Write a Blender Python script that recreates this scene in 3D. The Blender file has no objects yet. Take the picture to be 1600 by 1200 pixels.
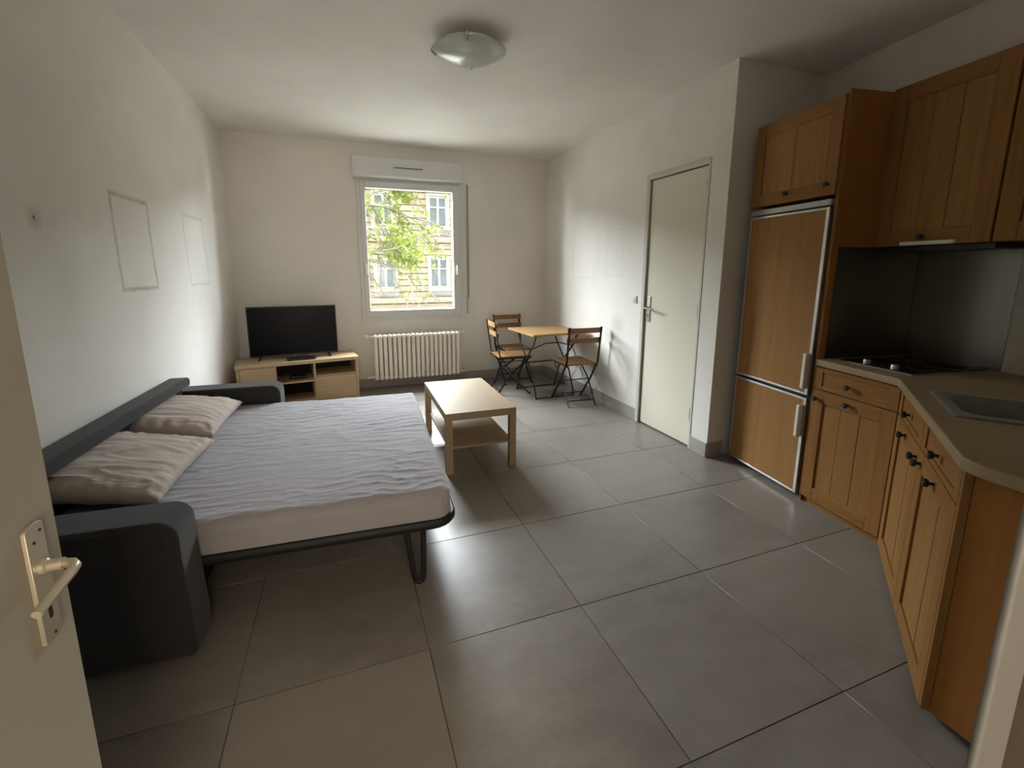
import bpy, bmesh, math, random
from mathutils import Vector, Matrix, noise
from mathutils.geometry import tessellate_polygon
random.seed(7)
R = math.radians
S = bpy.context.scene
COL = S.collection

# ------------------------------------------------------------------ camera, sky, lights, exposure
CAM = (0.38531, -1.95647, 1.31470)
YAW, PITCH, ROLL = 0.344678, 0.174158, -0.000636
F_PX, CX, CY = 692.92, 785.42, 541.46


def setup_camera():
    cy, sy, cp, sp = math.cos(YAW), math.sin(YAW), math.cos(PITCH), math.sin(PITCH)
    f = Vector((sy * cp, cy * cp, -sp))
    r = Vector((cy, -sy, 0))
    d = f.cross(r)
    cr, sr = math.cos(ROLL), math.sin(ROLL)
    r2 = cr * r + sr * d
    d2 = -sr * r + cr * d
    m = Matrix.Identity(4)
    for i in range(3):
        m[i][0], m[i][1], m[i][2], m[i][3] = r2[i], -d2[i], -f[i], CAM[i]
    cd = bpy.data.cameras.new('camera')
    cam = bpy.data.objects.new('camera', cd)
    COL.objects.link(cam)
    cam.matrix_world = m
    cd.sensor_fit = 'HORIZONTAL'
    cd.sensor_width = 36
    cd.lens = F_PX * 36 / 1600
    cd.shift_x = (800 - CX) / 1600
    cd.shift_y = (CY - 600) / 1600
    cd.clip_start = 0.02
    cd.clip_end = 200
    S.camera = cam


setup_camera()
w = bpy.data.worlds.new('sky')
S.world = w
w.use_nodes = True
bg = w.node_tree.nodes['Background']
bg.inputs[0].default_value = (0.88, 0.935, 1.0, 1)
bg.inputs[1].default_value = 56.0


def light(name, kind, loc, rot, energy, color, size=1.0, sy=None):
    ld = bpy.data.lights.new(name, kind)
    ld.energy = energy
    ld.color = color
    if kind == 'AREA':
        ld.shape = 'RECTANGLE'
        ld.size = size
        ld.size_y = sy or size
    o = bpy.data.objects.new(name, ld)
    COL.objects.link(o)
    o.location = loc
    o.rotation_euler = rot
    return o


po = light('window_portal', 'AREA', (1.115, 3.13, 1.505), (R(-90), 0, 0), 1, (1, 1, 1), 0.96, 1.30)
po.data.cycles.is_portal = True
FILL_L = 6.2   # strength of the warm fill light added behind the viewer
S.view_settings.view_transform = 'Standard'
S.view_settings.look = 'None'
S.view_settings.gamma = 1
S.view_settings.use_curve_mapping = False
S.view_settings.exposure = 0.6
S.cycles.max_bounces = 14
S.cycles.diffuse_bounces = 8
S.cycles.glossy_bounces = 4
S.cycles.transparent_max_bounces = 16
S.cycles.caustics_reflective = False
S.cycles.caustics_refractive = False
S.cycles.sample_clamp_indirect = 6

# ------------------------------------------------------------------ materials


def newmat(name):
    m = bpy.data.materials.new(name)
    m.use_nodes = True
    nt = m.node_tree
    return m, nt, nt.nodes['Principled BSDF']


def nd(nt, t, **k):
    n = nt.nodes.new(t)
    for a, b in k.items():
        setattr(n, a, b)
    return n


def mth(nt, op, a, b=None, clamp=False):
    n = nd(nt, 'ShaderNodeMath', operation=op, use_clamp=clamp)
    for i, v in enumerate((a, b)):
        if v is None:
            continue
        if isinstance(v, (int, float)):
            n.inputs[i].default_value = v
        else:
            nt.links.new(v, n.inputs[i])
    return n.outputs[0]


def mixc(nt, fac, a, b):
    n = nd(nt, 'ShaderNodeMix', data_type='RGBA')
    if isinstance(fac, (int, float)):
        n.inputs['Factor'].default_value = fac
    else:
        nt.links.new(fac, n.inputs['Factor'])
    for k, v in (('A', a), ('B', b)):
        s = [i for i in n.inputs if i.name == k and i.type == 'RGBA'][0]
        if isinstance(v, tuple):
            s.default_value = (*v, 1)
        else:
            nt.links.new(v, s)
    return [o for o in n.outputs if o.type == 'RGBA'][0]


def noise_tex(nt, scale, detail=4, vec=(1, 1, 1), coord='Object', rough=0.55, rnd=False):
    tc = nd(nt, 'ShaderNodeTexCoord')
    mp = nd(nt, 'ShaderNodeMapping')
    mp.inputs['Scale'].default_value = vec
    nt.links.new(tc.outputs[coord], mp.inputs[0])
    if rnd:
        oi = nd(nt, 'ShaderNodeObjectInfo')
        cb = nd(nt, 'ShaderNodeVectorMath', operation='SCALE')
        cb.inputs[0].default_value = (37, 19, 23)
        nt.links.new(oi.outputs['Random'], cb.inputs['Scale'])
        nt.links.new(cb.outputs[0], mp.inputs['Location'])
    n = nd(nt, 'ShaderNodeTexNoise')
    n.inputs['Scale'].default_value = scale
    n.inputs['Detail'].default_value = detail
    n.inputs['Roughness'].default_value = rough
    nt.links.new(mp.outputs[0], n.inputs['Vector'])
    return n.outputs['Fac']


def ramp(nt, fac, p0, p1):
    n = nd(nt, 'ShaderNodeMapRange')
    nt.links.new(fac, n.inputs[0])
    n.inputs[1].default_value = p0
    n.inputs[2].default_value = p1
    return n.outputs[0]


def bump(nt, b, h, strength=0.2, dist=0.002):
    n = nd(nt, 'ShaderNodeBump')
    n.inputs['Strength'].default_value = strength
    n.inputs['Distance'].default_value = dist
    nt.links.new(h, n.inputs['Height'])
    nt.links.new(n.outputs[0], b.inputs['Normal'])


def mat(name, c, c2=None, rough=0.5, metal=0.0, scale=8, vec=(1, 1, 1), bmp=0.0, bdist=0.002, bscale=None, spec=0.5, rnd=False, sheen=0):
    m, nt, b = newmat(name)
    b.inputs['Roughness'].default_value = rough
    b.inputs['Metallic'].default_value = metal
    b.inputs['Specular IOR Level'].default_value = spec
    if sheen:
        b.inputs['Sheen Weight'].default_value = sheen
    f = noise_tex(nt, scale, 5, vec, rnd=rnd)
    c2 = c2 or tuple(x * 0.9 for x in c)
    nt.links.new(mixc(nt, ramp(nt, f, 0.3, 0.7), c, c2), b.inputs['Base Color'])
    if bmp:
        bump(nt, b, noise_tex(nt, bscale or scale * 6, 3, vec), bmp, bdist)
    return m


def wood(name, c, c2, axis='z', rough=0.6, fine=1.0, spec=0.12):
    """grain runs along the local axis"""
    m, nt, b = newmat(name)
    v = {'x': (1.2, 22, 22), 'y': (22, 1.2, 22), 'z': (22, 22, 1.2)}[axis]
    v = tuple(a * fine for a in v)
    g = noise_tex(nt, 2.2, 6, v, rough=0.65, rnd=True)
    v2 = {'x': (.35, 5, 5), 'y': (5, .35, 5), 'z': (5, 5, .35)}[axis]
    g2 = noise_tex(nt, 1.6, 3, v2, rnd=True)
    col = mixc(nt, mth(nt, 'MULTIPLY', ramp(nt, g, 0.36, 0.66), .7), c, c2)
    mid = tuple(0.55 * a + 0.45 * bb for a, bb in zip(c, c2))
    col = mixc(nt, mth(nt, 'MULTIPLY', ramp(nt, g2, 0.4, 0.65), 0.6), col, mid)
    nt.links.new(col, b.inputs['Base Color'])
    b.inputs['Roughness'].default_value = rough
    b.inputs['Specular IOR Level'].default_value = spec
    bump(nt, b, g, 0.12, 0.001)
    return m


def wall_mat(name, c, rects=(), spots=(), ax=1, shear=0):
    """painted plaster; rects = grime outlines (u0,u1,z0,z1,strength) left by old picture frames, in world Y (ax=1) / Z"""
    m, nt, b = newmat(name)
    b.inputs['Roughness'].default_value = 0.75
    b.inputs['Specular IOR Level'].default_value = 0.25
    f = noise_tex(nt, 1.7, 5)
    col = mixc(nt, ramp(nt, f, 0.35, 0.75), c, tuple(x * k for x, k in zip(c, (0.90, 0.90, 0.885))))
    f3 = noise_tex(nt, 9, 6)
    col = mixc(nt, mth(nt, 'MULTIPLY', ramp(nt, f3, 0.60, 0.78), 0.25), col, tuple(x * .80 for x in c))
    if rects or spots:
        tc = nd(nt, 'ShaderNodeTexCoord')
        sp = nd(nt, 'ShaderNodeSeparateXYZ')
        nt.links.new(tc.outputs['Object'], sp.inputs[0])
        wob = mth(nt, 'MULTIPLY', mth(nt, 'SUBTRACT', noise_tex(nt, 14, 4), 0.5), 0.022)
        U = mth(nt, 'ADD', sp.outputs[ax], wob)
        Z = mth(nt, 'ADD', sp.outputs[2], wob)
        if shear:
            U = mth(nt, 'ADD', U, mth(nt, 'MULTIPLY', mth(nt, 'SUBTRACT', sp.outputs[2], 1.44), shear))
        patch = ramp(nt, noise_tex(nt, 7, 3), 0.32, 0.6)
        for (u0, u1, z0, z1, st, th) in rects:
            du = mth(nt, 'SUBTRACT', mth(nt, 'ABSOLUTE', mth(nt, 'SUBTRACT', U, (u0 + u1) / 2)), (u1 - u0) / 2)
            dz = mth(nt, 'SUBTRACT', mth(nt, 'ABSOLUTE', mth(nt, 'SUBTRACT', Z, (z0 + z1) / 2)), (z1 - z0) / 2)
            d = mth(nt, 'ABSOLUTE', mth(nt, 'MAXIMUM', du, dz))
            line = mth(nt, 'SUBTRACT', 1.0, mth(nt, 'DIVIDE', d, th), clamp=True)
            line = mth(nt, 'MULTIPLY', mth(nt, 'MULTIPLY', line, st), mth(nt, 'ADD', mth(nt, 'MULTIPLY', patch, .5), .5))
            col = mixc(nt, line, col, (0.20, 0.19, 0.155))
        for (u, z, r, st) in spots:
            du = mth(nt, 'POWER', mth(nt, 'SUBTRACT', U, u), 2)
            dz = mth(nt, 'POWER', mth(nt, 'SUBTRACT', Z, z), 2)
            d = mth(nt, 'SQRT', mth(nt, 'ADD', du, dz))
            k = mth(nt, 'MULTIPLY', mth(nt, 'SUBTRACT', 1.0, mth(nt, 'DIVIDE', d, r), clamp=True), st)
            col = mixc(nt, k, col, (0.19, 0.18, 0.15))
    nt.links.new(col, b.inputs['Base Color'])
    bump(nt, b, noise_tex(nt, 90, 4), 0.12, 0.002)
    return m


M = {}
PAINT = (0.775, 0.75, 0.705)
M['paint'] = wall_mat('paint', PAINT)
M['paint_left'] = wall_mat('paint_left', PAINT,
                           shear=.2, rects=[(0.905, 1.318, 1.20, 1.685, .62, .019), (1.88, 2.295, 1.195, 1.69, .34, .017)],
                           spots=[(0.314, 1.505, .055, .4), (0.312, 1.507, .012, 1.6), (0.40, 1.36, .2, .10), (0.42, 1.16, .22, .12)])
M['paint_right'] = wall_mat('paint_right', PAINT,
                            rects=[(1.88, 2.37, 1.22, 1.79, .13, .010), (1.47, 1.72, 1.25, 1.66, .13, .010)],
                            spots=[(1.50, 0.80, .14, .3), (1.62, .68, .1, .25)])
M['ceiling'] = wall_mat('ceiling_paint', (0.80, 0.775, 0.74))
M['door_paint'] = mat('door_paint', (0.70, 0.665, 0.56), (0.68, 0.645, 0.54), rough=0.6, scale=2, spec=.2)
M['trim_paint'] = mat('trim_paint', (0.60, 0.575, 0.51), rough=0.6, scale=3)
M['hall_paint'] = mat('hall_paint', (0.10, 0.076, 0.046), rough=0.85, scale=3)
M['pvc'] = mat('white_pvc', (0.66, 0.67, 0.66), (0.62, 0.63, 0.63), rough=0.35, scale=3)
M['enamel'] = mat('cream_enamel', (0.88, 0.85, 0.77), (0.84, 0.80, 0.72), rough=0.38, scale=12)
M['grout'] = mat('grout', (0.10, 0.085, 0.07), rough=0.9, scale=30)


def tile_mat():
    m, nt, b = newmat('porcelain_tile')
    f = noise_tex(nt, 1.5, 6, rnd=True)
    f2 = noise_tex(nt, 6, 6, (1, 1.6, 1), rough=.7, rnd=True)
    c = mixc(nt, ramp(nt, f, .32, .66), (0.235, 0.208, 0.183), (0.178, 0.155, 0.135))
    c = mixc(nt, mth(nt, 'MULTIPLY', ramp(nt, f2, .42, .70), .55), c, (0.262, 0.238, 0.212))
    nt.links.new(c, b.inputs['Base Color'])
    r = mth(nt, 'ADD', mth(nt, 'MULTIPLY', f2, 0.16), 0.24)
    nt.links.new(r, b.inputs['Roughness'])
    b.inputs['Specular IOR Level'].default_value = 0.5
    bump(nt, b, noise_tex(nt, 9, 3), 0.06, 0.002)
    return m


M['tile'] = tile_mat()
M['skirting'] = mat('skirting_tile', (0.36, 0.34, 0.31), (0.31, 0.29, 0.265), rough=0.35, scale=5)
OA, OB = (0.255, 0.122, 0.036), (0.165, 0.074, 0.020)
M['oak_v'] = wood('oak_upright_grain', OA, OB, 'z')
M['oak_h'] = wood('oak_level_grain', OA, OB, 'y')
M['oak_panel'] = wood('oak_panel', (0.28, 0.142, 0.045), (0.19, 0.092, 0.027), 'z')
M['oak_side'] = wood('oak_side', (0.3, 0.128, 0.034), (0.23, 0.093, 0.023), 'z', fine=.6)
M['fridge_wood'] = wood('fridge_laminate', (0.3, 0.158, 0.056), (0.225, 0.112, 0.037), 'z', fine=.55)
M['worktop'] = mat('worktop_laminate', (0.29, 0.215, 0.115), (0.25, 0.18, 0.095), rough=0.42, scale=9, spec=.3)
M['birch'] = wood('birch_foil', (0.342, 0.258, 0.1656), (0.306, 0.2256, 0.138), 'y', rough=0.5, fine=.8, spec=.06)
M['tv_oak'] = wood('pale_oak', (0.561, 0.4165, 0.2677), (0.4675, 0.34, 0.2082), 'x', rough=0.5)
M['bistro_wood'] = wood('stained_acacia', (0.30, 0.165, 0.073), (0.19, 0.095, 0.037), 'x', rough=0.45)
M['table_wood'] = wood('oiled_acacia', (0.43, 0.27, 0.13), (0.30, 0.175, 0.075), 'x', rough=0.38)
M['black_metal'] = mat('black_metal', (0.013, 0.012, 0.011), rough=0.5, scale=20, spec=.3)
M['frame_metal'] = mat('frame_metal', (0.012, 0.012, 0.013), rough=0.55, scale=20, spec=.25)
M['sofa'] = mat('sofa_cloth', (0.0338, 0.03185, 0.03315), (0.026, 0.0247, 0.02535), rough=0.92, scale=60, bmp=.35, bscale=420, bdist=.002, spec=.2, sheen=.12)
M['sofa_dark'] = mat('sofa_lining_and_shade', (0.02, 0.019, 0.02), rough=0.95, scale=40, spec=.1)


def cloth_mat(name, c, c2):
    m, nt, b = newmat(name)
    f = noise_tex(nt, 5, 4)
    nt.links.new(mixc(nt, ramp(nt, f, .3, .7), c, c2), b.inputs['Base Color'])
    b.inputs['Roughness'].default_value = .9
    b.inputs['Specular IOR Level'].default_value = .15
    b.inputs['Sheen Weight'].default_value = .15
    bump(nt, b, noise_tex(nt, 3.2, 5, (2.0, 9, 4), rough=.6), 0.55, 0.012)
    return m


M['sheet'] = cloth_mat('sheet_cotton', (0.3055, 0.2886, 0.3055), (0.2795, 0.2639, 0.2795))
M['pillowcase'] = cloth_mat('pillowcase_cotton', (0.4485, 0.3835, 0.3406), (0.416, 0.351, 0.312))
M['mattress'] = mat('mattress_ticking', (0.5, 0.45, 0.4), rough=.95, scale=30)
M['tv_black'] = mat('tv_plastic', (0.010, 0.010, 0.011), rough=0.35, scale=20)
M['screen'] = mat('tv_screen', (0.004, 0.004, 0.006), rough=0.3, scale=4, spec=.10)
M['black_glass'] = mat('hob_glass', (0.004, 0.004, 0.004), rough=0.12, scale=4, spec=.3)
M['alu'] = mat('aluminium', (0.52, 0.51, 0.49), (0.46, 0.45, 0.43), rough=0.38, metal=.9, scale=20)
M['steel_grey'] = mat('fridge_grey', (0.27, 0.265, 0.25), rough=0.45, scale=10)
M['handle_white'] = mat('handle_plastic', (0.66, 0.64, 0.58), rough=0.4, scale=6)
M['chrome'] = mat('satin_nickel', (0.62, 0.58, 0.49), rough=0.28, metal=1.0, scale=12)
M['brass_cream'] = mat('champagne_metal', (0.66, 0.60, 0.47), (0.62, 0.55, 0.42), rough=0.35, metal=.55, scale=12)
M['pewter'] = mat('dark_pewter', (0.035, 0.031, 0.03), rough=0.4, metal=.6, scale=40)
M['sink'] = mat('sink_composite', (0.21, 0.20, 0.175), (0.19, 0.18, 0.155), rough=0.3, scale=60)
M['dark'] = mat('dark_gap', (0.012, 0.011, 0.010), rough=0.9)
M['red_foot'] = mat('stained_foot', (0.19, 0.06, 0.02), rough=0.5)


def steel_mat():
    m, nt, b = newmat('brushed_steel')
    g = noise_tex(nt, 2, 4, (120, 120, .6), rough=.5)
    c = mixc(nt, g, (0.19, 0.18, 0.155), (0.17, 0.16, 0.138))
    nt.links.new(c, b.inputs['Base Color'])
    b.inputs['Metallic'].default_value = 1
    b.inputs['Roughness'].default_value = .30
    return m


M['steel'] = steel_mat()


def frosted_mat():
    m, nt, b = newmat('frosted_glass')
    f = noise_tex(nt, 3, 3)
    nt.links.new(mixc(nt, f, (0.62, 0.68, 0.63), (0.56, 0.62, 0.57)), b.inputs['Base Color'])
    b.inputs['Roughness'].default_value = .22
    b.inputs['Transmission Weight'].default_value = .18
    b.inputs['Coat Weight'].default_value = .4
    return m


M['frosted'] = frosted_mat()


def pane_mat():
    m = bpy.data.materials.new('window_glass')
    m.use_nodes = True
    nt = m.node_tree
    nt.nodes.clear()
    out = nd(nt, 'ShaderNodeOutputMaterial')
    tr = nd(nt, 'ShaderNodeBsdfTransparent')
    tr.inputs[0].default_value = (.965, .98, .97, 1)
    gl = nd(nt, 'ShaderNodeBsdfGlossy')
    gl.inputs['Roughness'].default_value = .01
    lw = nd(nt, 'ShaderNodeLayerWeight')
    lw.inputs[0].default_value = .5
    sch = mth(nt, 'ADD', mth(nt, 'MULTIPLY', mth(nt, 'POWER', lw.outputs['Facing'], 5), .96), .04)
    mx = nd(nt, 'ShaderNodeMixShader')
    nt.links.new(sch, mx.inputs[0])
    nt.links.new(tr.outputs[0], mx.inputs[1])
    nt.links.new(gl.outputs[0], mx.inputs[2])
    nt.links.new(mx.outputs[0], out.inputs[0])
    return m


M['pane'] = pane_mat()
M['stone'] = mat('limestone', (0.1682, 0.1421, 0.0986), (0.1392, 0.116, 0.07975), rough=.95, scale=1.4, bmp=.3, bscale=12, bdist=.01, spec=.08)
M['stone_pale'] = mat('limestone_trim', (0.1914, 0.1682, 0.1276), (0.1682, 0.1479, 0.1131), rough=.95, scale=2, spec=.08)
M['grey_stone'] = mat('grey_stone', (0.1595, 0.1566, 0.1508), rough=.9, scale=2)
M['far_frame'] = mat('white_joinery', (0.319, 0.319, 0.3103), rough=.5, scale=2)
M['far_glass'] = mat('far_glass', (0.0522, 0.0609, 0.0667), (0.087, 0.0928, 0.0928), rough=.12, scale=.8)
M['curtain'] = mat('net_curtain', (0.24, 0.25, 0.25), rough=.9, scale=6, vec=(8, 1, 1))
M['paving_bounce'] = mat('pale_bounce_paving', (0.36, 0.345, 0.31), rough=.95, scale=4)  # pale tone given to the unseen ground to bounce light onto the ceiling
M['render'] = mat('exterior_render', (0.07, 0.065, 0.06), rough=.95, scale=2)
M['bark'] = mat('pale_bark', (0.087, 0.0754, 0.0551), (0.0638, 0.0551, 0.0406), rough=.9, scale=20)


def leaf_mat():
    m, nt, b = newmat('spring_leaf')
    at = nd(nt, 'ShaderNodeNewGeometry')
    c = mixc(nt, at.outputs['Random Per Island'], (0.054, 0.072, 0.011), (0.094, 0.107, 0.022))
    nt.links.new(c, b.inputs['Base Color'])
    b.inputs['Roughness'].default_value = .8
    b.inputs['Specular IOR Level'].default_value = .06
    b.inputs['Transmission Weight'].default_value = 0
    tl = nd(nt, 'ShaderNodeBsdfTranslucent')
    nt.links.new(c, tl.inputs[0])
    mx = nd(nt, 'ShaderNodeMixShader')
    mx.inputs[0].default_value = .4
    out = nt.nodes['Material Output']
    nt.links.new(b.outputs[0], mx.inputs[1])
    nt.links.new(tl.outputs[0], mx.inputs[2])
    nt.links.new(mx.outputs[0], out.inputs[0])
    return m


M['leaf'] = leaf_mat()

# ------------------------------------------------------------------ mesh helpers


class MB:
    def __init__(s):
        s.v, s.f, s.mi = [], [], []

    def add(s, vs, fs, mi=0):
        o = len(s.v)
        s.v += [tuple(v) for v in vs]
        s.f += [tuple(i + o for i in f) for f in fs]
        s.mi += [mi] * len(fs)
        return s

    def box(s, x0, x1, y0, y1, z0, z1, mi=0):
        x0, x1 = sorted((x0, x1))
        y0, y1 = sorted((y0, y1))
        z0, z1 = sorted((z0, z1))
        v = [(x, y, z) for z in (z0, z1) for y in (y0, y1) for x in (x0, x1)]
        return s.add(v, [(0, 2, 3, 1), (4, 5, 7, 6), (0, 1, 5, 4), (2, 6, 7, 3), (0, 4, 6, 2), (1, 3, 7, 5)], mi)

    def prism(s, poly, z0, z1, mi=0, axis='z'):
        """extrude a 2-D polygon; axis z: (x,y); axis y: (x,z); axis x: (y,z)"""
        n = len(poly)
        a = sum(poly[i][0] * poly[(i + 1) % n][1] - poly[(i + 1) % n][0] * poly[i][1] for i in range(n))
        if a < 0:
            poly = poly[::-1]

        def P(q, h):
            return {'z': (q[0], q[1], h), 'y': (q[0], h, q[1]), 'x': (h, q[0], q[1])}[axis]
        v = [P(q, z0) for q in poly] + [P(q, z1) for q in poly]
        fs = [tuple(range(n))[::-1], tuple(range(n, 2 * n))]
        fs += [(i, (i + 1) % n, n + (i + 1) % n, n + i) for i in range(n)]
        if axis == 'y':
            fs = [f[::-1] for f in fs]
        return s.add(v, fs, mi)

    def tube(s, pts, r, n=8, mi=0, closed=False, flat=None):
        pts = [Vector(p) for p in pts]
        m = len(pts)
        rs = r if isinstance(r, (list, tuple)) else [r] * m
        rings = []
        up = None
        for i, p in enumerate(pts):
            if closed:
                t = pts[(i + 1) % m] - pts[i - 1]
            else:
                t = pts[min(i + 1, m - 1)] - pts[max(i - 1, 0)]
            t.normalize()
            if up is None:
                up = Vector((0, 0, 1)) if abs(t.z) < .9 else Vector((1, 0, 0))
            a = t.cross(up).normalized()
            b = a.cross(t).normalized()
            up = b
            ring = []
            for k in range(n):
                an = 2 * math.pi * (k + .5) / n
                ca, cb = math.cos(an) * rs[i], math.sin(an) * rs[i]
                if flat:
                    ca, cb = ca * flat[0], cb * flat[1]
                ring.append(p + a * ca + b * cb)
            rings.append(ring)
        v = [q for ring in rings for q in ring]
        fs = []
        for i in range(m if closed else m - 1):
            j = (i + 1) % m
            for k in range(n):
                k2 = (k + 1) % n
                fs.append((i * n + k, i * n + k2, j * n + k2, j * n + k))
        if not closed:
            fs += [tuple(range(n))[::-1], tuple(range((m - 1) * n, m * n))]
        return s.add(v, [f[::-1] for f in fs], mi)

    def lathe(s, prof, c=(0, 0, 0), axis='z', n=24, mi=0):
        """prof = [(r,h)...]"""
        v, fs = [], []
        for (r, h) in prof:
            for k in range(n):
                a = 2 * math.pi * k / n
                p = (r * math.cos(a), r * math.sin(a), h)
                if axis == 'x':
                    p = (h, r * math.cos(a), r * math.sin(a))
                if axis == 'y':
                    p = (r * math.sin(a), h, r * math.cos(a))
                v.append((p[0] + c[0], p[1] + c[1], p[2] + c[2]))
        for i in range(len(prof) - 1):
            for k in range(n):
                k2 = (k + 1) % n
                fs.append((i * n + k, i * n + k2, (i + 1) * n + k2, (i + 1) * n + k))
        fs += [tuple(range(n))[::-1], tuple(range((len(prof) - 1) * n, len(prof) * n))]
        return s.add(v, fs, mi)

    def grid(s, fn, nu, nv, mi=0):
        v = [fn(i / nu, j / nv) for i in range(nu + 1) for j in range(nv + 1)]
        fs = [(i * (nv + 1) + j, (i + 1) * (nv + 1) + j, (i + 1) * (nv + 1) + j + 1, i * (nv + 1) + j + 1)
              for i in range(nu) for j in range(nv)]
        return s.add(v, fs, mi)

    def mesh(s, name, mats, smooth=35, fix=True):
        me = bpy.data.meshes.new(name)
        me.from_pydata(s.v, [], s.f)
        for m in mats:
            me.materials.append(m)
        for p, i in zip(me.polygons, s.mi):
            p.material_index = i
        bm = bmesh.new()
        bm.from_mesh(me)
        if fix:
            bmesh.ops.recalc_face_normals(bm, faces=bm.faces)
        if smooth:
            for f in bm.faces:
                f.smooth = True
            for e in bm.edges:
                if len(e.link_faces) == 2 and e.calc_face_angle(0) > R(smooth):
                    e.smooth = False
        bm.to_mesh(me)
        bm.free()
        return me

    def obj(s, name, mats, parent=None, bevel=0, smooth=35, fix=True, seg=2):
        if not isinstance(mats, (list, tuple)):
            mats = [mats]
        o = bpy.data.objects.new(name, s.mesh(name, mats, smooth, fix))
        COL.objects.link(o)
        if parent:
            o.parent = parent
        if bevel:
            md = o.modifiers.new('bevel', 'BEVEL')
            md.width = bevel
            md.segments = seg
            md.limit_method = 'ANGLE'
            md.angle_limit = R(40)
            md.harden_normals = True
        return o


def tag(o, label=None, cat=None, group=None, kind=None):
    for k, v in (('label', label), ('category', cat), ('group', group), ('kind', kind)):
        if v:
            o[k] = v
    return o


def thing(name, label, cat, loc=(0, 0, 0), rz=0, group=None, kind=None):
    o = bpy.data.objects.new(name, None)
    COL.objects.link(o)
    o.location = loc
    o.rotation_euler = (0, 0, rz)
    o.empty_display_size = .1
    return tag(o, label, cat, group, kind)


def box(name, m, parent, x0, x1, y0, y1, z0, z1, bevel=0):
    return MB().box(x0, x1, y0, y1, z0, z1).obj(name, m, parent, bevel)


def copy_tree(o, parent=None):
    c = o.copy()
    COL.objects.link(c)
    c.parent = parent
    for ch in list(o.children):
        copy_tree(ch, c)
    return c


def rect_ring(x0, x1, z0, z1, w, y0, y1, mb=None, wl=None, wr=None, wt=None, wb=None, mi=0):
    """a mitred rectangular frame in the XZ plane, four boxes"""
    mb = mb or MB()
    wl, wr, wt, wb = (w if q is None else q for q in (wl, wr, wt, wb))
    mb.box(x0, x0 + wl, y0, y1, z0, z1, mi)
    mb.box(x1 - wr, x1, y0, y1, z0, z1, mi)
    mb.box(x0 + wl, x1 - wr, y0, y1, z1 - wt, z1, mi)
    mb.box(x0 + wl, x1 - wr, y0, y1, z0, z0 + wb, mi)
    return mb


# ------------------------------------------------------------------ room shell
XL, XR, YB, H = -0.604, 2.749, 3.059, 2.577
YN = -1.80            # inner face of the entrance wall
PY = 0.338            # end of the partition
D1, D2, DH = 1.118, 0.515, 2.005   # closed door opening (y far, y near, height)
KROT = R(-8.3)
K0 = Vector((2.81, -.29, 0))
KX = Vector((math.cos(KROT), math.sin(KROT), 0))
KY = Vector((-math.sin(KROT), math.cos(KROT), 0))


def K(p, q, z=0.0):
    return K0 + KX * p + KY * q + Vector((0, 0, z))


def lx(y, z):
    """x of the slightly leaning left wall"""
    return XL - .09 * max(0, YB - y) * (H - z) / H


fl = thing('floor', 'grey stone-look porcelain tiled floor of the room', 'floor', kind='structure')
box('grout_bed', M['grout'], fl, -1.0, 3.75, -3.9, YB + .05, -.12, -.0025)
tile_me = {}
g = .0016
for i in range(-2, 7):
    for j in range(-6, 6):
        x0, x1 = i * .6 + g, (i + 1) * .6 - g
        y0, y1 = j * .6 + g, (j + 1) * .6 - g
        x0, x1 = max(x0, -.95), min(x1, 3.6)
        y1 = min(y1, YB + .02)
        if x1 - x0 < .02 or y1 - y0 < .02:
            continue
        dx, dy = (x1 - x0) / 2, (y1 - y0) / 2
        key = (round(dx, 3), round(dy, 3))
        if key not in tile_me:
            tile_me[key] = MB().box(-dx, dx, -dy, dy, -.010, 0).mesh('tile', [M['tile']])
        o = bpy.data.objects.new('tile', tile_me[key])
        COL.objects.link(o)
        o.parent = fl
        o.location = ((x0 + x1) / 2, (y0 + y1) / 2, 0)
        md = o.modifiers.new('bevel', 'BEVEL')
        md.width = .0007
        md.segments = 1

c = MB().box(-1.05, 3.9, -3.9, YB + .15, H, H + .2).obj('ceiling', M['ceiling'])
tag(c, 'flat off-white painted ceiling', 'ceiling', kind='structure')

# left wall (leans outward a little towards the floor and the door)
mb = MB()
ny, nz = 10, 6
ys = [-3.9 + (YB + .15 + 3.9) * i / ny for i in range(ny + 1)]
zs = [-.1 + (H + .15) * j / nz for j in range(nz + 1)]
mb.add([(lx(y, min(z, H)), y, z) for y in ys for z in zs],
       [(i * (nz + 1) + j, (i + 1) * (nz + 1) + j, (i + 1) * (nz + 1) + j + 1, i * (nz + 1) + j + 1) for i in range(ny) for j in range(nz)])
mb.add([(-1.2, y, z) for y in ys for z in zs],
       [(i * (nz + 1) + j, i * (nz + 1) + j + 1, (i + 1) * (nz + 1) + j + 1, (i + 1) * (nz + 1) + j) for i in range(ny) for j in range(nz)])
nn = (ny + 1) * (nz + 1)


def rim(idx):
    return [(a, b, b + nn, a + nn) for a, b in zip(idx, idx[1:])]


mb.add([], [])
base = [i * (nz + 1) for i in range(ny + 1)]
top = [i * (nz + 1) + nz for i in range(ny + 1)]
mb.f += rim(base) + rim(top) + rim(list(range(nz + 1))) + rim([ny * (nz + 1) + j for j in range(nz + 1)])
mb.mi += [0] * (len(mb.f) - len(mb.mi))
bm_ = bmesh.new()
wl = mb.obj('wall_left', M['paint_left'], smooth=20)
tag(wl, 'off-white left wall with grimy outlines of two old frames', 'wall', kind='structure')

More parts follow.
